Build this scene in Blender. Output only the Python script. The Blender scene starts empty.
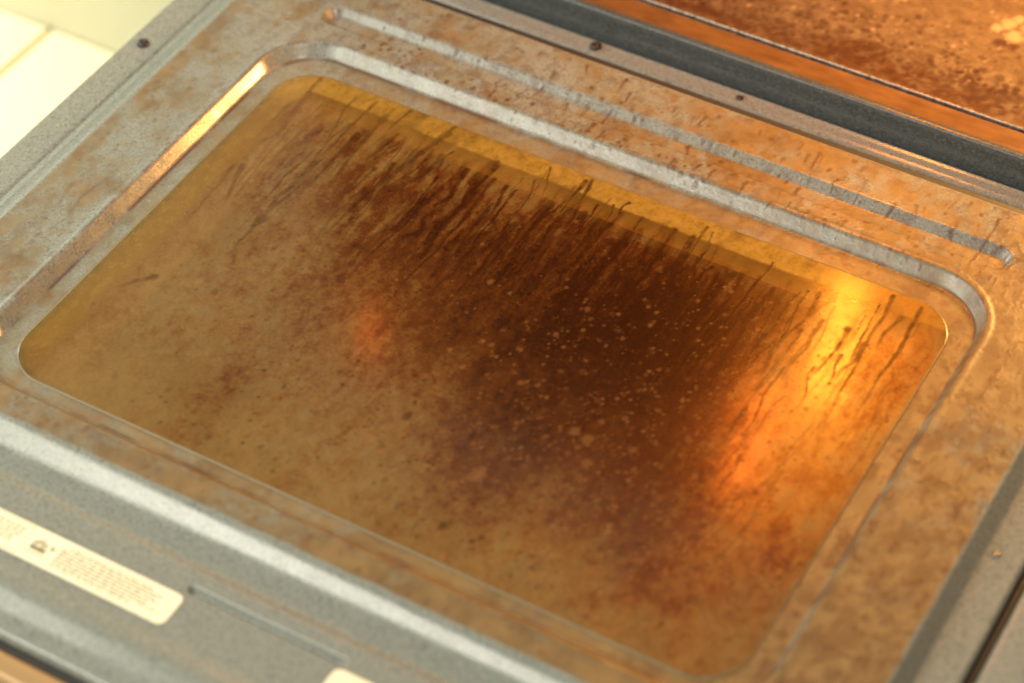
import bpy, bmesh, math
import numpy as np
from mathutils import Vector

# ------------------------------------------------------------------ camera, world, lights, exposure
scene = bpy.context.scene
C = scene.collection
cam_d = bpy.data.cameras.new('camera'); cam = bpy.data.objects.new('camera', cam_d); C.objects.link(cam)
cam.location = (0.5125, -0.8415, 1.0)
cam.rotation_euler = (math.radians(90 - 45.713), 0, math.radians(29.8))
cam_d.sensor_width = 36.0; cam_d.lens = 82.3; cam_d.clip_end = 50; cam_d.clip_start = 0.02
cam_d.dof.use_dof = True; cam_d.dof.focus_distance = 1.47; cam_d.dof.aperture_fstop = 3.4
scene.camera = cam

world = bpy.data.worlds.new('World'); scene.world = world; world.use_nodes = True
bg = world.node_tree.nodes['Background']
bg.inputs['Color'].default_value = (1.0, 0.93, 0.78, 1); bg.inputs['Strength'].default_value = 0.22

def area(name, loc, target, sx, sy, power, col):
    d = bpy.data.lights.new(name, 'AREA'); d.shape = 'RECTANGLE'; d.size = sx; d.size_y = sy
    d.energy = power; d.color = col
    o = bpy.data.objects.new(name, d); C.objects.link(o); o.location = loc
    v = Vector(target) - Vector(loc); o.rotation_euler = v.to_track_quat('-Z', 'Y').to_euler()
    return o
# daylight from the kitchen window in front and to the left of the open door
area('window_light', (-1.25, -0.75, 1.15), (-0.1, 0.0, 0.0), 0.9, 1.0, 18, (1.0, 0.96, 0.78))
area('front_window_light', (-0.50, -1.30, 1.10), (0.0, -0.1, 0.0), 1.0, 0.5, 21, (1.0, 0.95, 0.80))
# daylight that reaches the floor left of the door
o = area('floor_daylight', (-1.15, -0.25, 1.0), (-0.95, 0.12, -0.25), 0.4, 0.4, 3.0, (1.0, 0.88, 0.62)); o.data.spread = math.radians(45)
# the warm lamp burning in the oven
area('oven_lamp', (0.335, 0.62, 0.275), (0.25, 0.15, 0.0), 0.08, 0.08, 8.0, (1.0, 0.48, 0.12))
# dull glow of the grill element under the cavity roof
area('grill_glow', (0.078, 0.455, 0.362), (0.082, 0.44, 0.0), 0.028, 0.15, 1.3, (1.0, 0.30, 0.02))
area('grill_glow', (0.062, 0.325, 0.362), (0.066, 0.31, 0.0), 0.030, 0.12, 0.45, (1.0, 0.17, 0.01))
# two small unseen lights added to glint in the corners of the window recess
area('corner_glint_light', (0.50, -0.38, 1.45), (-0.1, 0.1, 0.0), 0.16, 0.16, 4.0, (1.0, 0.96, 0.88))
area('side_glint_light', (-1.15, 0.20, 0.50), (0.2, 0.15, 0.0), 0.20, 0.26, 4.0, (1.0, 0.97, 0.90))

vs = scene.view_settings
vs.view_transform = 'Standard'; vs.look = 'None'; vs.gamma = 1; vs.use_curve_mapping = False
vs.exposure = 0.0
scene.render.engine = 'CYCLES'
scene.cycles.transparent_max_bounces = 12

# ------------------------------------------------------------------ helpers
MM = 0.001
rng = np.random.default_rng(7)

def value_noise(U, V, cu, cv, seed):
    """smooth value noise on a lattice with cells cu x cv (mm)"""
    r = np.random.default_rng(seed)
    x = U / cu + 1000.0; y = V / cv + 1000.0
    N = 512; lat = r.random((N, N)).astype(np.float32)
    xi = np.floor(x).astype(int); yi = np.floor(y).astype(int)
    fx = x - xi; fy = y - yi
    fx = fx * fx * (3 - 2 * fx); fy = fy * fy * (3 - 2 * fy)
    a = lat[xi % N, yi % N]; b = lat[(xi + 1) % N, yi % N]
    c = lat[xi % N, (yi + 1) % N]; d = lat[(xi + 1) % N, (yi + 1) % N]
    return (a * (1 - fx) + b * fx) * (1 - fy) + (c * (1 - fx) + d * fx) * fy

def fbm(U, V, cu, cv, seed, octaves=4, gain=0.55):
    s = 0; amp = 1; tot = 0
    for k in range(octaves):
        s = s + amp * value_noise(U * math.cos(k) + V * math.sin(k) if cu == cv else U,
                                  -U * math.sin(k) + V * math.cos(k) if cu == cv else V, cu, cv, seed * 31 + k)
        tot += amp; amp *= gain; cu *= 0.5; cv *= 0.5
    return s / tot

def smooth(a, b, x):
    t = np.clip((x - a) / (b - a), 0, 1)
    return t * t * (3 - 2 * t)

def sd_rect(U, V, u0, u1, v0, v1, r):
    qx = np.abs(U - (u0 + u1) / 2) - (u1 - u0) / 2 + r
    qy = np.abs(V - (v0 + v1) / 2) - (v1 - v0) / 2 + r
    return np.hypot(np.maximum(qx, 0), np.maximum(qy, 0)) + np.minimum(np.maximum(qx, qy), 0) - r

def blur1(a, n, axis):
    if n < 1: return a
    k = np.hanning(2 * n + 3)[1:-1]; k /= k.sum()
    return np.apply_along_axis(lambda m: np.convolve(np.pad(m, n, mode='edge'), k, 'valid'), axis, a)

def streak(mask, us, vs_, pts, w, strength=1.0, wob=0, head=1.0):
    """draw a dried run along a polyline (mm) into mask, thicker at its head"""
    pts = np.array(pts, float)
    pad = w * 2 + 3
    i0 = np.searchsorted(us, pts[:, 0].min() - pad); i1 = np.searchsorted(us, pts[:, 0].max() + pad)
    j0 = np.searchsorted(vs_, pts[:, 1].min() - pad); j1 = np.searchsorted(vs_, pts[:, 1].max() + pad)
    if i1 <= i0 or j1 <= j0: return
    U, V = np.meshgrid(us[i0:i1], vs_[j0:j1], indexing='ij')
    U = U + (value_noise(U, V, 14, 14, 5) - .5) * 1.6 + (value_noise(U, V, 2.6, 2.6, 6) - .5) * .6
    best = np.full(U.shape, 1e9); par = np.zeros(U.shape)
    L = np.concatenate([[0], np.cumsum(np.hypot(*np.diff(pts, axis=0).T))]); tot = L[-1] + 1e-6
    for k in range(len(pts) - 1):
        a, b = pts[k], pts[k + 1]; d = b - a; l2 = d @ d + 1e-9
        t = np.clip(((U - a[0]) * d[0] + (V - a[1]) * d[1]) / l2, 0, 1)
        dist = np.hypot(U - a[0] - t * d[0], V - a[1] - t * d[1])
        m = dist < best; best[m] = dist[m]; par[m] = ((L[k] + t * math.sqrt(l2)) / tot)[m]
    ww = w * 0.46 * (0.75 + 0.7 * value_noise(U, V, 9, 5, 9)) * (1 + 0.25 * head * (par < .12)) * (1 - 0.35 * par)
    val = strength * (1 - smooth(ww * 0.55, ww * 1.25 + 0.3, best)) * (1 - 0.6 * smooth(.6, 1.0, par)) * (0.65 + .5 * value_noise(U, V, 3, 4, 12))
    mask[i0:i1, j0:j1] = np.maximum(mask[i0:i1, j0:j1], np.clip(val, 0, 1))

def specks(mask, us, vs_, pts, radii, vals):
    for (x, y), r, s in zip(pts, radii, vals):
        i0 = np.searchsorted(us, x - 2 * r - 1); i1 = np.searchsorted(us, x + 2 * r + 1)
        j0 = np.searchsorted(vs_, y - 2 * r - 1); j1 = np.searchsorted(vs_, y + 2 * r + 1)
        if i1 <= i0 or j1 <= j0: continue
        U, V = np.meshgrid(us[i0:i1], vs_[j0:j1], indexing='ij')
        d = np.hypot(U - x, (V - y) * 0.8) * (0.7 + 0.6 * value_noise(U, V, 1.6, 1.6, 3))
        mask[i0:i1, j0:j1] = np.maximum(mask[i0:i1, j0:j1], s * (1 - smooth(r * .6, r * 1.3, d)))

def link(name, me, mat, parent=None):
    o = bpy.data.objects.new(name, me); C.objects.link(o)
    if mat is not None: me.materials.append(mat)
    if parent is not None: o.parent = parent
    return o

def mesh_np(name, verts, quads, smooth_shade=True, attrs=None):
    me = bpy.data.meshes.new(name)
    n = len(quads)
    me.vertices.add(len(verts)); me.vertices.foreach_set('co', np.ascontiguousarray(verts, np.float32).ravel())
    me.loops.add(n * 4); me.loops.foreach_set('vertex_index', np.ascontiguousarray(quads, np.int32).ravel())
    me.polygons.add(n)
    me.polygons.foreach_set('loop_start', np.arange(0, n * 4, 4, dtype=np.int32))
    me.update(calc_edges=True); me.validate()
    if smooth_shade: me.polygons.foreach_set('use_smooth', np.ones(len(me.polygons), bool))
    for k, a in (attrs or {}).items():
        at = me.attributes.new(k, 'FLOAT', 'POINT'); at.data.foreach_set('value', np.ascontiguousarray(a, np.float32).ravel())
    return me

def grid_mesh(name, us, vs_, Z, keep=None, attrs=None, skirt=0.0):
    """height field (mm) as a mesh; keep = mask of vertices that exist; skirt = depth of the turned-down outer edge"""
    nu, nv = Z.shape
    U, V = np.meshgrid(us, vs_, indexing='ij')
    verts = np.stack([U, V, Z], -1).reshape(-1, 3) * MM
    idx = np.arange(nu * nv).reshape(nu, nv)
    q = np.stack([idx[:-1, :-1], idx[1:, :-1], idx[1:, 1:], idx[:-1, 1:]], -1)
    if keep is not None:
        k = keep[:-1, :-1] & keep[1:, :-1] & keep[1:, 1:] & keep[:-1, 1:]
        q = q[k]
    q = q.reshape(-1, 4)
    used = np.zeros(nu * nv, bool); used[q.ravel()] = True
    remap = np.cumsum(used) - 1
    verts = verts[used]; q = remap[q]
    at = {k: a.reshape(-1)[used] for k, a in (attrs or {}).items()}
    if skirt:
        ring = np.concatenate([idx[:, 0], idx[-1, 1:], idx[-2::-1, -1], idx[0, -2:0:-1]])
        ring = remap[ring]; low = verts[ring].copy(); low[:, 2] -= skirt * MM
        base = len(verts); verts = np.concatenate([verts, low])
        m = len(ring); a = np.arange(m); b = (a + 1) % m
        q = np.concatenate([q, np.stack([ring[a], base + a, base + b, ring[b]], -1)])
        at = {k: np.concatenate([x, x[ring]]) for k, x in at.items()}
    return mesh_np(name, verts, q, True, at)

def rr_outline(u0, u1, v0, v1, r, n=14):
    pts = []
    for cx, cy, a0 in ((u1 - r, v1 - r, 0), (u0 + r, v1 - r, 90), (u0 + r, v0 + r, 180), (u1 - r, v0 + r, 270)):
        for k in range(n + 1):
            a = math.radians(a0 + 90 * k / n); pts.append((cx + r * math.cos(a), cy + r * math.sin(a)))
    return np.array(pts)

def loft(name, rings, mat, parent=None, cap=False, smooth_shade=True):
    """join equal-length rings of (x,y,z) mm with quads"""
    bm = bmesh.new(); R = [[bm.verts.new(Vector(p) * MM) for p in r] for r in rings]
    m = len(R[0])
    for a, b in zip(R[:-1], R[1:]):
        for i in range(m): bm.faces.new((a[i], b[i], b[(i + 1) % m], a[(i + 1) % m]))
    if cap:
        bm.faces.new(R[-1]); bm.faces.new(R[0][::-1])
    bmesh.ops.recalc_face_normals(bm, faces=bm.faces)
    for f in bm.faces: f.smooth = smooth_shade and len(f.verts) == 4
    me = bpy.data.meshes.new(name); bm.to_mesh(me); bm.free()
    return link(name, me, mat, parent)

def box(name, lo, hi, mat, parent=None, bevel=0.0, seg=3):
    bm = bmesh.new(); bmesh.ops.create_cube(bm, size=1)
    for v in bm.verts:
        v.co = Vector([(lo[k] if v.co[k] < 0 else hi[k]) for k in range(3)]) * MM
    if bevel: bmesh.ops.bevel(bm, geom=list(bm.edges), offset=bevel * MM, segments=seg, profile=0.5, affect='EDGES')
    for f in bm.faces: f.smooth = bool(bevel)
    me = bpy.data.meshes.new(name); bm.to_mesh(me); bm.free()
    return link(name, me, mat, parent)

def thing(name, label, cat, loc=(0, 0, 0), group=None):
    o = bpy.data.objects.new(name, None); C.objects.link(o); o.location = loc
    o['label'] = label; o['category'] = cat
    if group: o['group'] = group
    return o

# ------------------------------------------------------------------ materials
class Mat:
    def __init__(s, name):
        s.m = bpy.data.materials.new(name); s.m.use_nodes = True; s.t = s.m.node_tree
        s.n = s.t.nodes; s.l = s.t.links; s.p = s.n['Principled BSDF']; s.out = s.n['Material Output']
        s.tc = s.n.new('ShaderNodeTexCoord').outputs['Object']
    def noise(s, scale, detail=4, rough=.6, stretch=None, dist=0):
        x = s.n.new('ShaderNodeTexNoise'); x.inputs['Scale'].default_value = scale
        x.inputs['Detail'].default_value = detail; x.inputs['Roughness'].default_value = rough; x.inputs['Distortion'].default_value = dist
        if stretch:
            mp = s.n.new('ShaderNodeMapping'); mp.inputs['Scale'].default_value = stretch
            s.l.new(s.tc, mp.inputs['Vector']); s.l.new(mp.outputs[0], x.inputs['Vector'])
        else: s.l.new(s.tc, x.inputs['Vector'])
        return x.outputs['Fac']
    def attr(s, name):
        a = s.n.new('ShaderNodeAttribute'); a.attribute_name = name; return a.outputs['Fac']
    def ramp(s, fac, *stops):
        r = s.n.new('ShaderNodeValToRGB'); e = r.color_ramp.elements
        while len(e) < len(stops): e.new(0.5)
        for el, (p, c) in zip(e, stops):
            el.position = p; el.color = (*c, 1) if isinstance(c, tuple) else (c, c, c, 1)
        s.l.new(fac, r.inputs[0]); return r.outputs[0]
    def mix(s, fac, a, b, mode='MIX'):
        x = s.n.new('ShaderNodeMix'); x.data_type = 'RGBA'; x.blend_type = mode
        for sock, v in ((x.inputs['Factor'], fac), (x.inputs['A'], a), (x.inputs['B'], b)):
            if hasattr(v, 'is_output'): s.l.new(v, sock)
            elif isinstance(v, tuple): sock.default_value = (*v, 1)
            else: sock.default_value = v
        return x.outputs['Result']
    def math(s, op, a, b=0.0, clamp=False):
        x = s.n.new('ShaderNodeMath'); x.operation = op; x.use_clamp = clamp
        for sock, v in zip(x.inputs, (a, b)):
            if hasattr(v, 'is_output'): s.l.new(v, sock)
            else: sock.default_value = v
        return x.outputs[0]
    def bump(s, h, strength, dist, prev=None):
        b = s.n.new('ShaderNodeBump'); b.inputs['Strength'].default_value = strength; b.inputs['Distance'].default_value = dist
        s.l.new(h, b.inputs['Height'])
        if prev is not None: s.l.new(prev, b.inputs['Normal'])
        return b.outputs[0]
    def set(s, **kw):
        for k, v in kw.items():
            k = {'color': 'Base Color', 'rough': 'Roughness', 'normal': 'Normal', 'metal': 'Metallic', 'coat': 'Coat Weight',
                 'coat_rough': 'Coat Roughness', 'spec': 'Specular IOR Level'}.get(k, k)
            i = s.p.inputs[k]
            if hasattr(v, 'is_output'): s.l.new(v, i)
            elif isinstance(v, tuple): i.default_value = (*v, 1)
            else: i.default_value = v
        return s

def enamel_nodes(M, base=(0.222, 0.238, 0.208), fleck=(0.31, 0.32, 0.272), dark=(0.15, 0.168, 0.155)):
    f1 = M.ramp(M.noise(620, 2, .6), (.54, 0.0), (.68, 1.0))
    f2 = M.ramp(M.noise(480, 2, .6, (1, 1, 1.3)), (.36, 1.0), (.48, 0.0))
    c = M.mix(f1, base, fleck); c = M.mix(f2, c, dark)
    return c

M = Mat('speckled_enamel')                       # door liner: grey enamel with washes of baked grease
st, dr = M.attr('stain'), M.attr('drip')
c = enamel_nodes(M)
wash = M.ramp(M.noise(40, 5, .65), (.3, (0.125, 0.070, 0.018)), (.7, (0.245, 0.152, 0.046)))
c = M.mix(M.ramp(st, (0.05, 0.0), (.5, .60), (1.0, .95)), c, M.mix(M.ramp(st, (.25, 0.0), (.75, 1.0)), M.ramp(M.noise(55, 5, .65), (.3, (0.150, 0.118, 0.048)), (.7, (0.235, 0.20, 0.105))), wash))
c = M.mix(dr, c, (0.075, 0.028, 0.010))
nb = M.bump(M.noise(520, 2, .6), .10, .0006); nb = M.bump(dr, .25, .0004, nb)
M.set(color=c, rough=M.math('ADD', M.ramp(M.noise(60, 4), (.3, .15), (.7, .25)), M.math('MULTIPLY', st, .22)), normal=nb, spec=.6)
enamel = M.m

M = Mat('dark_enamel')                           # oven front frame
M.set(color=enamel_nodes(M, (0.060, 0.072, 0.076), (0.115, 0.128, 0.126), (0.035, 0.043, 0.047)), rough=.3, normal=M.bump(M.noise(520, 2), .1, .0006))
dark_enamel = M.m

M = Mat('dirty_glass')                           # inner pane: clear amber where clean, brown where grease has baked on, dark reflection and orange glow painted in
film, dens, drp, pale, amb = M.attr('film'), M.attr('grease_and_reflection'), M.attr('drip'), M.attr('pale'), M.attr('amber')
g1 = M.noise(150, 5, .7, (1, .7, 1)); g2 = M.noise(420, 3, .7)
gr = M.math('ADD', M.math('MULTIPLY', M.math('SUBTRACT', g1, .5), .72), M.math('MULTIPLY', M.math('SUBTRACT', g2, .5), .6))
dd = M.math('ADD', dens, gr, True)
col = M.ramp(dd, (0.0, (0.33, 0.212, 0.070)), (.32, (0.245, 0.128, 0.032)), (.62, (0.140, 0.046, 0.009)), (1.0, (0.042, 0.012, 0.003)))
col = M.mix(amb, col, M.ramp(g1, (.3, (0.36, 0.22, 0.030)), (.7, (0.66, 0.43, 0.09)))); col = M.mix(M.attr('glow_and_stain'), col, M.ramp(dd, (0.0, (0.62, 0.26, 0.035)), (.35, (0.42, 0.13, 0.014)), (.7, (0.16, 0.035, 0.006)))); col = M.mix(drp, col, (0.040, 0.010, 0.003)); col = M.mix(pale, col, (0.52, 0.24, 0.07))
nb = M.bump(g1, .10, .0005); nb = M.bump(drp, .05, .0003, nb); nb = M.bump(pale, .4, .0006, nb)
M.set(color=col, rough=M.ramp(g1, (.3, .22), (.7, .36)), normal=nb, spec=.32, coat=M.math('MULTIPLY', M.attr('gloss'), .8), coat_rough=.12)
tr = M.n.new('ShaderNodeBsdfTransparent'); tr.inputs[0].default_value = (0.92, 0.72, 0.36, 1)
gl = M.n.new('ShaderNodeBsdfGlossy'); gl.inputs['Roughness'].default_value = .16
fr = M.n.new('ShaderNodeFresnel'); fr.inputs[0].default_value = 1.5
clean = M.n.new('ShaderNodeMixShader'); M.l.new(fr.outputs[0], clean.inputs[0]); M.l.new(tr.outputs[0], clean.inputs[1]); M.l.new(gl.outputs[0], clean.inputs[2])
cov = M.math('MAXIMUM', film, M.math('MAXIMUM', drp, pale), True)
ms = M.n.new('ShaderNodeMixShader'); M.l.new(cov, ms.inputs[0]); M.l.new(clean.outputs[0], ms.inputs[1]); 
tl = M.n.new('ShaderNodeBsdfTranslucent'); M.l.new(col, tl.inputs[0])
fm = M.n.new('ShaderNodeMixShader'); fm.inputs[0].default_value = .3; M.l.new(M.p.outputs[0], fm.inputs[1]); M.l.new(tl.outputs[0], fm.inputs[2])
M.l.new(fm.outputs[0], ms.inputs[2])
M.l.new(ms.outputs[0], M.out.inputs[0])
glass_mat = M.m

M = Mat('amber_frame'); n = M.noise(60, 5, .65, (1, 1, 3))
M.set(color=M.ramp(n, (.3, (0.62, 0.38, 0.10)), (.7, (0.85, 0.60, 0.20))), rough=.4); amber = M.m
M = Mat('outer_pane_tint'); n = M.noise(25, 5, .6)
M.set(color=M.ramp(n, (.3, (0.055, 0.026, 0.010)), (.7, (0.13, 0.065, 0.022))), rough=.12, coat=.5); outer_pane_mat = M.m
M = Mat('rusty_oven_floor')
ru, fl, pl = M.attr('rust'), M.attr('dark'), M.attr('pale')
n = M.noise(120, 6, .7)
c = M.ramp(n, (.3, (0.09, 0.055, 0.026)), (.55, (0.155, 0.105, 0.058)), (.75, (0.22, 0.16, 0.095)))
c = M.mix(ru, c, (0.085, 0.036, 0.014)); c = M.mix(fl, c, (0.045, 0.016, 0.008)); c = M.mix(pl, c, (0.55, 0.42, 0.24))
M.set(color=c, rough=.38, normal=M.bump(pl, .6, .001, M.bump(n, .4, .0008))); oven_floor_mat = M.m
M = Mat('greasy_orange_enamel'); n = M.noise(35, 6, .65, (1, 3, 1))
M.set(color=M.ramp(n, (.3, (0.10, 0.045, 0.014)), (.6, (0.17, 0.085, 0.028)), (.8, (0.22, 0.13, 0.05))), rough=.35); greasy = M.m
M = Mat('baked_cavity_enamel'); n = M.noise(14, 6, .65)
M.set(color=M.ramp(n, (.3, (0.030, 0.014, 0.007)), (.7, (0.12, 0.055, 0.022))), rough=.4); cavity_mat = M.m
M = Mat('pale_enamel'); M.set(color=M.mix(M.noise(8), (0.60, 0.53, 0.38), (0.68, 0.61, 0.45)), rough=.3); pale_enamel = M.m
M = Mat('cabinet_paint'); M.set(color=M.mix(M.noise(5), (0.50, 0.53, 0.40), (0.56, 0.58, 0.45)), rough=.45); cabinet_paint = M.m
M = Mat('cream_vinyl'); M.set(color=M.mix(M.noise(3, 5), (0.80, 0.70, 0.46), (0.88, 0.80, 0.58)), rough=.4); vinyl = M.m
M = Mat('vinyl_joint'); M.set(color=M.mix(M.noise(9), (0.52, 0.40, 0.22), (0.66, 0.52, 0.32)), rough=.6); joint = M.m
M = Mat('steel'); M.set(color=M.ramp(M.noise(300, 3), (.3, (0.12, 0.09, 0.06)), (.7, (0.42, 0.38, 0.32))), rough=.35, metal=.8); steel = M.m
M = Mat('dark_screw'); M.set(color=M.ramp(M.noise(400, 3), (.3, (0.02, 0.018, 0.015)), (.7, (0.08, 0.065, 0.05))), rough=.4, metal=.4); dark_screw = M.m
M = Mat('sticker_paper'); M.set(color=M.mix(M.noise(60, 4), (0.86, 0.80, 0.55), (0.90, 0.85, 0.62)), rough=.5); paper = M.m
M = Mat('print_ink'); M.set(color=M.mix(M.noise(300), (0.16, 0.14, 0.08), (0.24, 0.21, 0.13)), rough=.6); ink = M.m
M = Mat('tan_trim'); M.set(color=M.ramp(M.noise(40, 4, .6, (.2, 1, 1)), (.3, (0.34, 0.21, 0.09)), (.7, (0.48, 0.32, 0.15))), rough=.35, metal=.2); tan = M.m
M = Mat('black_fill'); M.set(color=M.mix(M.noise(80), (0.010, 0.009, 0.008), (0.022, 0.018, 0.014)), rough=.6); black = M.m

# ------------------------------------------------------------------ the kitchen floor and the cabinet beside the oven
floor = box('floor', (-2200, -1600, -262), (1400, 345, -252), joint); floor['kind'] = 'structure'
x = -2200 + 40
for a, b in ((-2200, -952), (-945, -624), (-618, -290), (-283, 1400)):     # vinyl sheets laid edge to edge
    for c0, c1 in ((-1600, -592), (-590, 343.5)):
        s = box('vinyl_sheet', (a, c0, -252), (b, c1, -248), vinyl, floor, 1.0, 2)

cab = thing('kitchen_cabinet', 'pale green painted kitchen cabinet standing beside the oven', 'cabinet', (-0.80, 0.60, -0.25))
def local(o, parent):
    o.parent = parent; o.matrix_parent_inverse.identity(); o.location = -Vector(parent.location); return o
for nm, lo, hi, bv in (('carcass', (-1200, 363, -248), (-395, 880, 600), 2), ('cabinet_door', (-1190, 344, -250), (-400, 362, 590), 3)):
    local(box(nm, lo, hi, cabinet_paint, None, bv), cab)

# ------------------------------------------------------------------ the oven
oven = thing('oven', 'dirty oven with its grease streaked glass door folded down flat and rusty cavity floor', 'oven', (0.0, 0.6, -0.25))
# front rail: dark enamel lip whose rounded top carries the cavity rim
def extrude_u(name, prof, u0, u1, mat, parent, n=1):
    rings = []
    us = np.linspace(u0, u1, n + 1)
    bm = bmesh.new()
    cols = [[bm.verts.new(Vector((u, v, z)) * MM) for v, z in prof] for u in us]
    for a, b in zip(cols[:-1], cols[1:]):
        for i in range(len(prof) - 1): bm.faces.new((a[i], b[i], b[i + 1], a[i + 1]))
    bmesh.ops.recalc_face_normals(bm, faces=bm.faces)
    for f in bm.faces: f.smooth = True
    me = bpy.data.meshes.new(name); bm.to_mesh(me); bm.free()
    return local(link(name, me, mat), parent)
def dense(prof, step=0.5, sig=3):
    p = np.array(prof, float); L = np.concatenate([[0], np.cumsum(np.hypot(*np.diff(p, axis=0).T))])
    t = np.arange(0, L[-1], step); x = np.interp(t, L, p[:, 0]); y = np.interp(t, L, p[:, 1])
    x = blur1(x, sig, 0); y = blur1(y, sig, 0)
    return list(zip(x, y))
rail = extrude_u('front_rail', dense([(309.4, -70), (309.8, -30), (312.4, -4), (313.6, -.8), (316, 0), (319, -.6), (319, -5)]), -350, 380, dark_enamel, oven)
rim = extrude_u('cavity_rim', dense([(317.5, -.7), (320, -.6), (338, -1.6), (338.5, -4)], .5, 2), -335, 360, greasy, oven)
edge = extrude_u('floor_edge', dense([(339.2, -3), (339.4, 0.0), (340.2, .8), (341.4, 0.3), (342, -2)], .3, 2), -335, 360, steel, oven)

us = np.arange(-317, 361, 1.25); vv = np.arange(342.2, 800, 1.25)
U, V = np.meshgrid(us, vv, indexing='ij')
Z = -1.2 - 2.2 * smooth(352, 358, V) + (fbm(U, V, 60, 60, 3) - .5) * 1.2
rust = np.clip(smooth(.42, .68, fbm(U, V, 46, 30, 11, 5)) * .8 + .75 * (1 - smooth(345, 385, V + 22 * (fbm(U, V, 30, 30, 12) - .5))) , 0, 1)
rust *= .35 + .8 * smooth(.35, .6, fbm(U, V, 7, 7, 14, 3))
dark = np.zeros_like(U); pale = np.zeros_like(U)
r = np.random.default_rng(21)
n = 420
px = np.stack([r.uniform(-60, 330, 4 * n), 346 + np.abs(r.normal(0, 30, 4 * n))], -1)
specks(dark, us, vv, px, r.uniform(.7, 2.4, 4 * n), r.uniform(.15, .8, 4 * n))
cl = np.stack([r.normal(188, 18, 60), r.normal(372, 8, 60)], -1); specks(dark, us, vv, cl, r.uniform(1.5, 3.6, 60), r.uniform(.5, 1, 60))
n = 500
specks(pale, us, vv, np.stack([r.uniform(-80, 340, n), r.uniform(372, 640, n)], -1), r.uniform(.6, 1.7, n), r.uniform(.05, .4, n))
specks(pale, us, vv, [(96, 438), (172, 444), (176, 452), (180, 432), (190, 436), (198, 441), (205, 430), (186, 446), (166, 436)], [5, 5, 4, 6, 5, 4, 5, 5, 4], [.5] * 9)
specks(dark, us, vv, [(178, 424), (172, 421), (184, 421), (210, 452)], [4, 3.4, 3, 5], [.8, .7, .7, .6])
local(link('oven_floor', grid_mesh('oven_floor', us, vv, Z, None, {'rust': rust, 'dark': dark, 'pale': pale}), oven_floor_mat), oven)
local(box('side_wall', (-327, 337, 0), (-318, 800, 480), cavity_mat), oven)
local(box('side_wall', (361, 337, 0), (370, 800, 480), cavity_mat), oven)
local(box('back_wall', (-345, 801, -10), (370, 810, 480), cavity_mat), oven)
local(box('cavity_roof', (-345, 337, 481), (370, 810, 488), cavity_mat), oven)
local(box('front_stile', (-392, 316, -240), (-328, 330, 469), pale_enamel, None, 2), oven)
local(box('front_stile', (381, 316, -240), (420, 330, 469), pale_enamel, None, 2), oven)
local(box('front_panel', (-392, 316, 470), (420, 335, 700), pale_enamel, None, 3), oven)
local(box('lower_panel', (-345, 321, -240), (380, 335, -71), dark_enamel, None, 2), oven)
local(box('lamp_housing', (48, 336, 366), (104, 530, 480), steel, None, 4), oven)

# glowing block added on the cavity wall to reflect as an orange glint
M = Mat('glint_emission'); M.p.inputs['Emission Color'].default_value = (1.0, 0.16, 0.02, 1); M.p.inputs['Emission Strength'].default_value = 30
M.set(color=M.mix(M.noise(50), (0.5, 0.06, 0.01), (0.6, 0.09, 0.02)))
local(box('glint_emitter', (-317.5, 340, 432), (-309, 358, 474), M.m, None, 1.5), oven)

# ------------------------------------------------------------------ the oven door
S = 0.85
us = np.arange(-353.6, 354.4, S); vv = np.arange(-312, 308.2, S)
U, V = np.meshgrid(us, vv, indexing='ij')

# pressed profile of the liner
def ramp_soft(t):                                   # straight flank with rounded shoulders
    t = np.clip(t, 0, 1); return np.where(t < .2, t * t / .32, np.where(t > .8, 1 - (1 - t) ** 2 / .32, .125 + (t - .2) * .75 / .6))
sx = np.maximum(np.maximum((-305 - U) / 20.0, (U - 322) / 10.0), 0)
ftab = np.array([(-400, 0), (262, 0), (263.5, -1), (269, -22), (274, -25), (290, -25), (294, -21.5), (296, -20.8), (303, -21.2), (305.3, -20.0), (307, -21.2), (310, -25)])
Fv = blur1(np.interp(vv, ftab[:, 0], ftab[:, 1]), 2, 0)
Zb = np.minimum(-12 * ramp_soft(sx), Fv[None, :])
Zb += 1.8 * np.exp(-((U + 350) / 3.0) ** 2) * 0 - 1.0 * np.exp(-((U + 327) / 1.6) ** 2)
tab = np.array([(-330, -14), (-312, -13.5), (-300, -11.5), (-289, -7), (-285, -6.4), (-281, -6.8), (-276, -7.8), (-271, -8.4), (-233, -7.9), (-229.5, -7.4), (-227, -7.6),
                (-222, -9.6), (-209, -9.2), (-205, -8.0), (-195, -.8), (-190, 0), (400, 0)])
Nv = blur1(np.interp(vv, tab[:, 0], tab[:, 1]), 3, 0)
Z = np.minimum(Zb, Nv[None, :])
# long shallow channel pressed along the hinge side
do = -sd_rect(U, V, -244, 262, 207, 229.5, 11); di = sd_rect(U, V, -238, 257, 210, 221.5, 5)
t = np.where(di <= 0, 1, np.where(do <= 0, 0, do / np.maximum(do + di, 1e-6)))
Z -= 5.2 * ramp_soft(t)
# window recess
do = -sd_rect(U, V, -253, 270, -175, 192, 44); di = sd_rect(U, V, -245, 264, -166, 182, 37)
tw = np.where(di <= 0, 1, np.where(do <= 0, 0, do / np.maximum(do + di, 1e-6)))
Z -= 8.0 * ramp_soft(tw)
Z += 0.5 * np.exp(-((do + 1.5) / 2.0) ** 2)         # slight bead round the recess
# narrow slot on the near flange
ds = sd_rect(U, V, -36, 66, -241, -236.4, 2.2); Z -= 4.2 * (1 - smooth(-1.8, .7, ds))
# rolled outer edge
eo = np.minimum(np.minimum(U - us[0], us[-1] - U), np.minimum(V - vv[0], vv[-1] - V))
Z -= 3.0 * (1 - np.sqrt(np.clip(1 - (1 - np.clip(eo / 3.0, 0, 1)) ** 2, 0, 1)))
Z += (fbm(U, V, 70, 70, 2, 3) - .5) * .5

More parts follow.
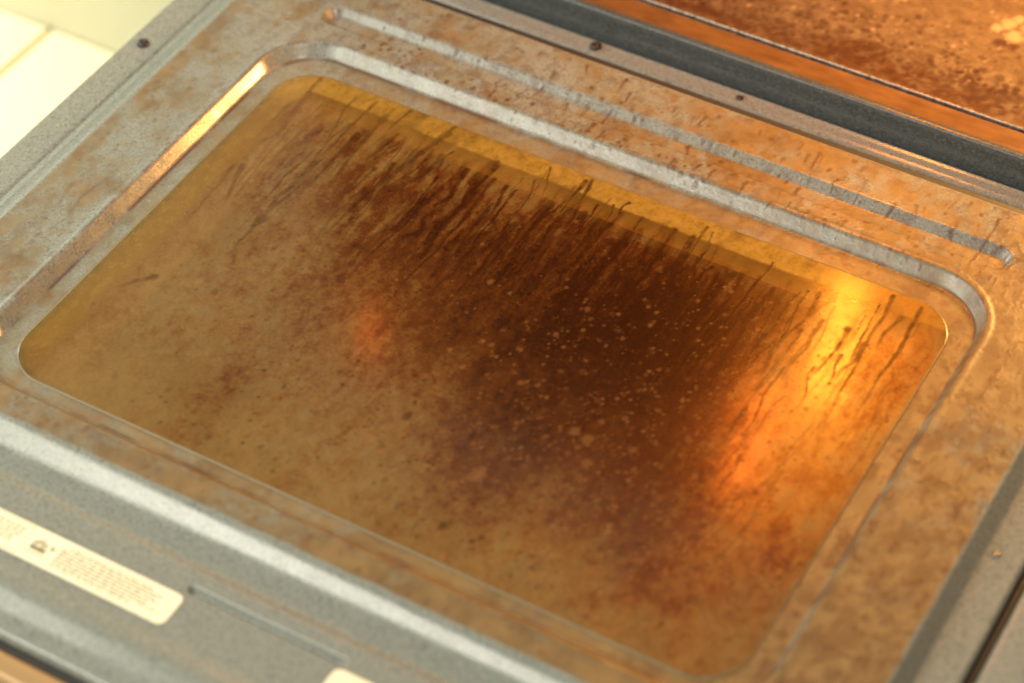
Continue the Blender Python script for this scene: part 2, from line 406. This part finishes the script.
# grease on the liner
field = 1 - smooth(-1.5, .5, np.maximum(np.maximum(-305 - U, U - 322), np.maximum(V - 262, -192 - V)) + 1.6 * (fbm(U, V, 14, 14, 44) - .5))
n1 = fbm(U, V, 75, 75, 51, 5); n2 = fbm(U, V, 16, 24, 52, 4); n3 = fbm(U, V, 5, 6, 53, 3)
stain = .28 + .20 * smooth(-240, 0, U) + 1.2 * (n1 - .5) + 1.0 * (n2 - .5) + .7 * (n3 - .5)
stain += .38 * smooth(120, 300, U) * smooth(260, 150, V) + .18 * smooth(-20, 200, U) + .30 * smooth(-150, -182, V) + .28 * smooth(-284, -302, U) + .12 * smooth(-40, -160, V)
slope = (tw > .02) & (tw < .95)
ledge = (tw >= .95)
stain = np.where(ledge, stain * .8 + .26 + .3 * smooth(150, 255, U), stain)
stain = np.where(slope, stain * .55 + .10 * smooth(.45, .65, fbm(U, V, 10, 10, 58, 3)), stain)
chan_slope = (t > .03) & (t < .95); stain = np.where(chan_slope, stain * .12, stain)
stain = np.clip(stain, 0, .92) * field
stain += (1 - field) * np.clip(.10 * (fbm(U, V, 40, 40, 57) - .35), 0, 1)
stain = blur1(stain, 1, 0)
drip = np.zeros_like(U)
PANEL_DRIPS=[(2.0,[(-27,256),(-27,240)]),
 (2.0,[(-23,224),(-23,209)]),
 (2.4,[(-24,205),(-25,194),(-24,190)]),
 (1.0,[(-57,256),(-53,246)]),
 (1.5,[(-53,220),(-49,206)]),
 (2.2,[(36,248),(34,235)]),
 (1.4,[(37,221),(42,208)]),
 (1.8,[(-98,202),(-98,192)]),
 (1.6,[(65,203),(64,188)]),
 (1.8,[(54,203),(51,193)]),
 (1.8,[(37,200),(37,188)]),
 (1.2,[(-16,203),(-16,191)]),
 (2.0,[(116,252),(118,233)]),
 (1.6,[(136,232),(137,222)]),
 (2.4,[(88,203),(88,190)]),
 (1.8,[(64,201),(65,190)]),
 (2.0,[(157,201),(156,193)]),
 (2.0,[(133,195),(131,188)]),
 (3.0,[(117,219),(117,210)]),
 (1.5,[(120,199),(120,190)]),
 (1.8,[(146,195),(147,188)]),
 (1.2,[(109,193),(106,186)]),
 (2.2,[(241,250),(241,233),(239,218),(240,202),(243,186)]),
 (3.0,[(-286,-13),(-284,-26),(-280,-40)]),
 (2.5,[(-270,3),(-273,-21),(-269,-39),(-273,-52)]),
 (2.0,[(-284,-53),(-285,-62)]),
 (2.0,[(-285,1),(-286,-5)])]
GLASS_DRIPS=[(2.2,[(-211,165),(-210,143),(-208,117),(-206,104)]),
 (1.6,[(-165,160),(-167,126),(-165,100),(-167,80)]),
 (3.2,[(-152,151),(-152,128),(-149,94),(-147,73)]),
 (1.6,[(-140,167),(-143,142),(-143,135)]),
 (4.0,[(-107,156),(-113,126),(-119,98),(-119,81)]),
 (4.0,[(-99,134),(-100,111),(-108,96)]),
 (2.5,[(-159,126),(-158,102),(-159,75),(-161,57)]),
 (1.6,[(-107,165),(-108,152),(-111,139)]),
 (3.0,[(-79,131),(-74,103),(-78,92),(-74,78)]),
 (2.0,[(-65,148),(-64,133),(-66,110),(-63,97),(-65,78)]),
 (2.6,[(-48,130),(-45,114),(-43,89)]),
 (1.2,[(-35,144),(-31,132),(-29,112)]),
 (1.1,[(-32,160),(-26,144),(-24,134)]),
 (2.4,[(-6,160),(-7,141),(-14,112),(-17,86)]),
 (2.0,[(-3,163),(-1,143),(4,127),(4,106)]),
 (4.0,[(8,133),(7,116),(6,99)]),
 (4.0,[(-15,130),(-15,109),(-15,87)]),
 (3.5,[(28,144),(26,127),(24,109)]),
 (4.5,[(41,130),(42,115),(43,104),(42,89)]),
 (1.6,[(42,147),(42,128)]),
 (3.2,[(65,147),(65,127),(68,104),(65,85),(62,65)]),
 (3.6,[(78,147),(80,127),(82,108),(82,88),(74,80)]),
 (2.2,[(82,116),(84,100),(86,87),(89,75)]),
 (2.0,[(90,145),(90,125),(97,107)]),
 (5.0,[(114,129),(112,111),(111,91)]),
 (2.0,[(208,161),(209,140),(210,119),(210,102),(205,85)]),
 (2.0,[(226,159),(227,145),(229,128),(228,104),(225,89)]),
 (2.2,[(168,140),(171,116),(166,100),(165,85)]),
 (2.4,[(219,146),(216,129),(217,114)]),
 (2.2,[(208,160),(210,114),(213,67),(216,37)]),
 (2.0,[(226,160),(230,119),(227,91),(228,54)]),
 (3.0,[(-206,63),(-203,48),(-196,26)]),
 (2.2,[(-168,19),(-167,1),(-166,-9)]),
 (3.0,[(-195,-50),(-203,-58),(-208,-68)])]
for w, p in PANEL_DRIPS: streak(drip, us, vv, p, w * 1.1, .75 if p[0][0] > -200 else .4)
r = np.random.default_rng(5)
n = 420
p = np.stack([r.uniform(-200, 300, n), r.choice([1, 1, 0], n) * r.uniform(186, 212, n)], -1); p[p[:, 1] == 0, 1] = r.uniform(214, 258, (p[:, 1] == 0).sum())
specks(drip, us, vv, p, r.uniform(.5, 2.1, n) , r.uniform(.2, .8, n))
for k in range(60):
    u = r.uniform(-120, 300); v = r.uniform(196, 256); streak(drip, us, vv, [(u, v), (u + r.normal(0, 1.5), v - r.uniform(4, 14))], r.uniform(1.2, 2.6), r.uniform(.3, .7))
n = 160; p = np.stack([r.uniform(272, 320, n), r.uniform(-190, 180, n)], -1); specks(drip, us, vv, p, r.uniform(.6, 2.4, n), r.uniform(.1, .55, n))
n = 260; p = np.stack([r.uniform(-300, -255, n), r.uniform(-190, 240, n)], -1); specks(drip, us, vv, p, r.uniform(.7, 2.6, n), r.uniform(.08, .40, n))
n = 160; p = np.stack([r.uniform(-240, 260, n), r.uniform(-190, -168, n)], -1); specks(drip, us, vv, p, r.uniform(.7, 2.2, n), r.uniform(.1, .5, n))
# grease gathered in the corners of the recess and in broken runs beside it
crease = np.exp(-((di - .3) / 1.3) ** 2) * smooth(.35, .65, fbm(U, V, 20, 20, 61, 3)) * .8
crease += np.exp(-((do + .5) / 1.0) ** 2) * smooth(.5, .7, fbm(U, V, 12, 12, 62, 3)) * .5
near_run = np.exp(-((V + 170.5 + 1.2 * (fbm(U, V, 25, 25, 65) - .5)) / 2.4) ** 2) * smooth(-240, -200, U) * smooth(262, 240, U)
drip = np.maximum(drip, np.clip(crease, 0, .9))
patch = smooth(.50, .72, fbm(U, V, 12, 18, 63, 5, .62)) * smooth(180, 280, U) * .5 + smooth(.52, .70, fbm(U, V, 22, 34, 66, 5, .6)) * smooth(-250, -260, U) * .30
grime = smooth(.46, .72, fbm(U, V, 7, 9, 67, 5, .65)) * (.12 + .40 * smooth(230, 275, U) + .30 * ledge * smooth(60, 250, U) + .22 * smooth(150, 185, V)) + .5 * smooth(.60, .70, fbm(U, V, 3, 6, 68, 3)) * smooth(200, 290, U)
drip = np.maximum(drip, np.clip(np.maximum(patch, grime), 0, .8) * field)
stain = np.clip(stain + .5 * near_run, 0, .95)
Z = Z + drip * .08
keep = sd_rect(U, V, -233, 251, -157, 166, 30) > -4
door = local(link('door', grid_mesh('door', us, vv, Z, keep, {'stain': stain, 'drip': drip}, skirt=26), enamel), oven)
door['label'] = 'grey speckled enamel oven door folded down flat, its inner face stained brown'
def local(o, parent):                               # pieces of the door share its origin
    o.parent = parent; return o

# dark strip added to paint the shade in the hinge-side groove
M = Mat('groove_shade_dark'); M.set(color=M.mix(M.noise(120, 4), (0.018, 0.020, 0.021), (0.045, 0.048, 0.048)), rough=.55)
local(box('groove_shade_strip', (-300, 271, -26), (318, 288.5, -18.5), M.m, None, 3.0, 4), door)
# black strip standing in for the dark near-edge gap, and the tan trim of the outer shell
local(box('edge_gap_strip', (-350, -317, -38), (352, -312.6, -17.5), black, None, 1.5), door)
local(box('shell_trim', (-352, -334, -50), (384, -318, -15), tan, None, 4, 4), door)
local(box('edge_gap_strip', (354.6, -312, -40), (358.4, 290, -17), black, None, 1.2), door)  # black strip standing in for the dark side seam
local(box('shell_side', (359, -317, -50), (386, 292, -12.5), enamel, None, 4, 4), door)
local(box('door_core', (-346, -306, -58), (348, 286, -39), black, None, 1), door)

# window: frame walls between the panes, outer pane, inner pane
o1 = rr_outline(-231, 249, -155, 164, 29); o2 = rr_outline(-222, 247, -153, 162, 27)
o3 = rr_outline(-218, 247, -153, 161, 27)
ring = lambda o, z: [(x, y, z) for x, y in o]
frame = local(loft('window_frame', [ring(o1, -9.5), ring(o1, -11), ring(o2, -22), ring(o3, -24.5), ring(rr_outline(-200, 236, -140, 150, 20), -24.8)], amber), door)
op = rr_outline(-226, 250, -156, 165, 27)
local(loft('outer_pane', [ring(op, -27.5), ring(op, -25.2)], outer_pane_mat, None, True), door)

us = np.arange(-233, 251.5, S); vv = np.arange(-157, 166.5, S)
U, V = np.meshgrid(us, vv, indexing='ij')
sd = sd_rect(U, V, -233, 251, -157, 166, 30)
warp = 26 * (fbm(U, V, 60, 90, 70, 4) - .5)
blob = lambda u, v, a, b: np.exp(-(((U - u + warp) / a) ** 2 + ((V - v + warp) / b) ** 2))
m1 = fbm(U, V, 10, 20, 71, 5, .62); m2 = fbm(U, V, 34, 60, 72, 4); m3 = fbm(U, V, 4, 5, 73, 3, .6)
lines = fbm(U + 16 * (fbm(U, V, 22, 26, 76, 3) - .5), V, 6.0, 62, 74, 4)
dens = .27 + .38 * blob(112, 80, 60, 64) + .44 * blob(25, 62, 100, 88) + .42 * blob(95, -5, 95, 85) + .30 * blob(150, -75, 95, 65) + .22 * blob(-175, 118, 36, 30) + .16 * blob(-90, 90, 70, 60) + .12 * blob(-40, 10, 70, 70)  # central blobs paint the cavity's dark reflection in with the baked grease
dens += .55 * (m1 - .5) + .40 * (m2 - .5) + .35 * (m3 - .5) + .85 * (lines - .5) * smooth(0, 80, V)
dens -= .12 * smooth(-90, -150, V) + .10 * smooth(-110, -220, U) + .45 * blob(200, 70, 26, 130)
edge_v = 146 + 8 * (fbm(U, V, 26, 300, 75, 3) - .5)
topclean = smooth(-26, 8, V - edge_v)
dens -= .25 * topclean
film = .78 - .62 * topclean * (.7 + .6 * (m2 - .3)) - .45 * smooth(-196, -222, U + 18 * (m1 - .5)) - .10 * blob(212, 110, 36, 110)
film += .8 * (m1 - .5) * .5 + .25 * (m3 - .5)
film = np.clip(film, .10, .96); dens = np.clip(dens, 0, 1)
drip = np.zeros_like(U); pale = np.zeros_like(U)
for w, p in GLASS_DRIPS: streak(drip, us, vv, p, w * 1.15, .85)
r = np.random.default_rng(9)
for k in range(105):
    u = r.uniform(-225, 180) if k % 3 else r.uniform(-20, 160); v0 = r.uniform(70, 150) - (10 if u < -100 else 0); L = r.uniform(22, 95)
    pts = [(u, v0)]
    for s in range(4): pts.append((pts[-1][0] + r.normal(0, 1.6), pts[-1][1] - L / 4))
    streak(drip, us, vv, pts, r.uniform(.9, 3.2), r.uniform(.25, .8) * (1.0 if u > -60 else .7))
for k in range(120):                                 # fine crisp runs with a bead at the head, some merging
    u = r.uniform(-220, 215); v0 = r.uniform(80, 160); L = r.uniform(18, 105) * (.6 if u > 150 else 1); w = float(np.clip(r.lognormal(.2, .5), .6, 4.0))
    pts = [(u, v0)]; dx = r.normal(0, .5)
    for s in range(5): pts.append((pts[-1][0] + dx + r.normal(0, 1.0), pts[-1][1] - L / 5))
    q = r.uniform(.5, 1.0)
    streak(drip, us, vv, pts, w, q)
    if k % 2: specks(drip, us, vv, [pts[0]], [w * r.uniform(.6, 1.1)], [q])
    if k % 3 == 0: specks(drip, us, vv, [pts[-1]], [w * r.uniform(.6, 1.0)], [q * .8])
for k in range(46):
    u = r.uniform(150, 246); v0 = r.uniform(-60, 150); L = r.uniform(15, 70); pts = [(u, v0)]
    for s in range(4): pts.append((pts[-1][0] + r.normal(0, 1.8), pts[-1][1] - L / 4))
    streak(drip, us, vv, pts, r.uniform(.9, 2.2), r.uniform(.12, .4))
n = 2600; p = np.stack([r.normal(60, 130, n), r.uniform(-150, 125, n)], -1); specks(drip, us, vv, p, np.clip(r.lognormal(-.45, .5, n), .35, 2.6), r.uniform(.12, .65, n))
n = 1800; p = np.stack([r.normal(125, 80, n), r.normal(-45, 75, n)], -1); specks(pale, us, vv, p, np.abs(r.normal(.2, .55, n)) + .35, r.uniform(.06, .34, n))
n = 70; p = np.stack([r.normal(80, 75, n), r.normal(80, 50, n)], -1); specks(pale, us, vv, p, np.clip(r.lognormal(-.7, .45, n), .3, 1.4), r.uniform(.10, .45, n))
specks(pale, us, vv, [(92, -34), (101, -36), (110, -52), (60, -90), (-10, -100), (128, -30)], [3.2, 3.5, 3, 5, 5, 2.5], [.28, .28, .25, .2, .2, .25])
drip = np.clip(drip * (1 - .35 * smooth(-40, -190, U)), 0, 1) * smooth(0, 3, -sd)
Zt = -7.1 + drip * .01
keep = sd < -.2
amber_ = np.clip(.95 * smooth(146, 150, V + 1.5 * (m3 - .5)) * (.62 + 1.2 * (m2 - .5) + 1.0 * (m1 - .5)) + .66 * smooth(-206, -218, U + 12 * (m1 - .5)) * smooth(-158, -135, V) + .45 * topclean, 0, .95)
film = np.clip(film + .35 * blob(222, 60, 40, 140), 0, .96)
glow_and_stain_ = np.clip(1.15 * blob(215, 60, 44, 130) * (.25 + 1.4 * m1) + .75 * blob(170, -70, 95, 80) * m1, 0, .9)  # grill glow painted into the right side, plus orange-brown stain lower down
film = np.maximum(film, amber_ * .68)
gloss = np.clip(.15 + 1.3 * (fbm(U + 5 * (m2 - .5), V, 5, 60, 79, 4, .65) - .25) - .9 * drip - .5 * (m3 - .5), 0, 1)
pane = local(link('window_glass', grid_mesh('window_glass', us, vv, Zt, keep, {'film': film, 'grease_and_reflection': dens, 'drip': drip, 'pale': pale, 'amber': amber_, 'glow_and_stain': glow_and_stain_, 'gloss': gloss}), glass_mat), door)

# smooth rounded rim of the pane
oa = rr_outline(-233.4, 251.4, -157.4, 166.4, 30.4); rings = []
for k in range(9):
    a = math.pi * k / 8; off = 1.5 * math.sin(a); zz = -8.0 + .9 * math.cos(a)
    rings.append(ring(rr_outline(-232.2 - off, 250.2 + off, -156.2 - off, 165.2 + off, 29 + off), zz))
M = Mat('glass_edge'); M.set(color=M.mix(M.noise(90), (0.15, 0.11, 0.05), (0.24, 0.18, 0.09)), rough=.3, spec=.4, coat=.15)
gr_ = loft('glass_rim', rings, M.m); gr_.parent = door

# screws in the flange
def screw(u, v, z, r, head, slot):
    bm = bmesh.new(); prof = [(r, 0), (r, .35 * r), (r * .85, .6 * r), (r * .5, .75 * r), (r * .3, .74 * r), (r * .22, .3 * r), (0.01, .3 * r)]
    rows = [[bm.verts.new(Vector((a * math.cos(t) * MM, a * math.sin(t) * MM, z_ * MM))) for t in np.linspace(0, 2 * math.pi, 20, endpoint=False)] for a, z_ in prof]
    for A_, B_ in zip(rows[:-1], rows[1:]):
        for i in range(20): bm.faces.new((A_[i], A_[(i + 1) % 20], B_[(i + 1) % 20], B_[i]))
    bmesh.ops.recalc_face_normals(bm, faces=bm.faces)
    for f in bm.faces: f.smooth = True
    me = bpy.data.meshes.new('screw'); bm.to_mesh(me); bm.free()
    o = link('screw', me, head, door); o.location = Vector((u, v, z)) * MM 
    return o
screw(-341, 137, -12.2, 4.2, dark_screw, True)
for u, v in ((-74, 299.3), (37, 299.3)): screw(u, v, -21.2, 4.2 if u < 0 else 2.6, dark_screw, True)
screw(337, 5, -12.2, 2.2, steel, True)

# stickers on the near flange, with their print
def sticker(u0, u1, v0, v1, z, r):
    o = rr_outline(u0, u1, v0, v1, r, 8)
    lab = local(loft('warning_label', [ring(o, z - .6), ring(o, z + .22)], paper, None, True, False), door)
    return lab
lab = sticker(-250, -33.5, -267.5, -245, -8.05, 4.5)
lab['label'] = 'cream paper warning label with rows of small print and a boxed panel'
bm = bmesh.new(); zt = -7.80
def dash(u0, v0, u1, v1):
    q = [bm.verts.new(Vector((a, b, zt)) * MM) for a, b in ((u0, v0), (u1, v0), (u1, v1), (u0, v1))]; bm.faces.new(q)
r = np.random.default_rng(3)
for row in range(7):                                  # lines of small print too fine to read
    v = -248.8 - row * 2.35; u = -112 if row else -108; end = (-52, -44, -46, -44, -50, -42, -58)[row]
    while u < end:
        w = r.uniform(1.6, 6.0)
        if row != 5 or True: dash(u, v - 1.05, min(u + w, end), v)
        u += w + r.uniform(.7, 1.2)
for row in range(5):
    v = -249.5 - row * 2.6; u = -160
    while u < -141: w = r.uniform(1.4, 4); dash(u, v - 1.1, u + w, v); u += w + .9
dash(-249, -246.6, -134, -246.25); dash(-249, -266.0, -134, -265.6); dash(-134.4, -266, -134, -246.25); dash(-39.2, -264, -38.8, -249)
# small pictogram beside the print: a hand held over a surface
for k in range(5): dash(-129 + k * 1.9, -257 + (k % 3) * .8, -127.8 + k * 1.9, -251.2 - abs(k - 2) * .9)
dash(-129.5, -259.6, -119, -256.8); dash(-132, -262.0, -117, -261.3); dash(-117.8, -256, -115.6, -252.8)
me = bpy.data.meshes.new('print'); bm.to_mesh(me); bm.free()
pr = link('print', me, ink); pr.parent = door
lab2 = sticker(63, 190, -266.5, -243.5, -8.05, 5)
lab2['label'] = 'second cream paper label cut by the picture edge'
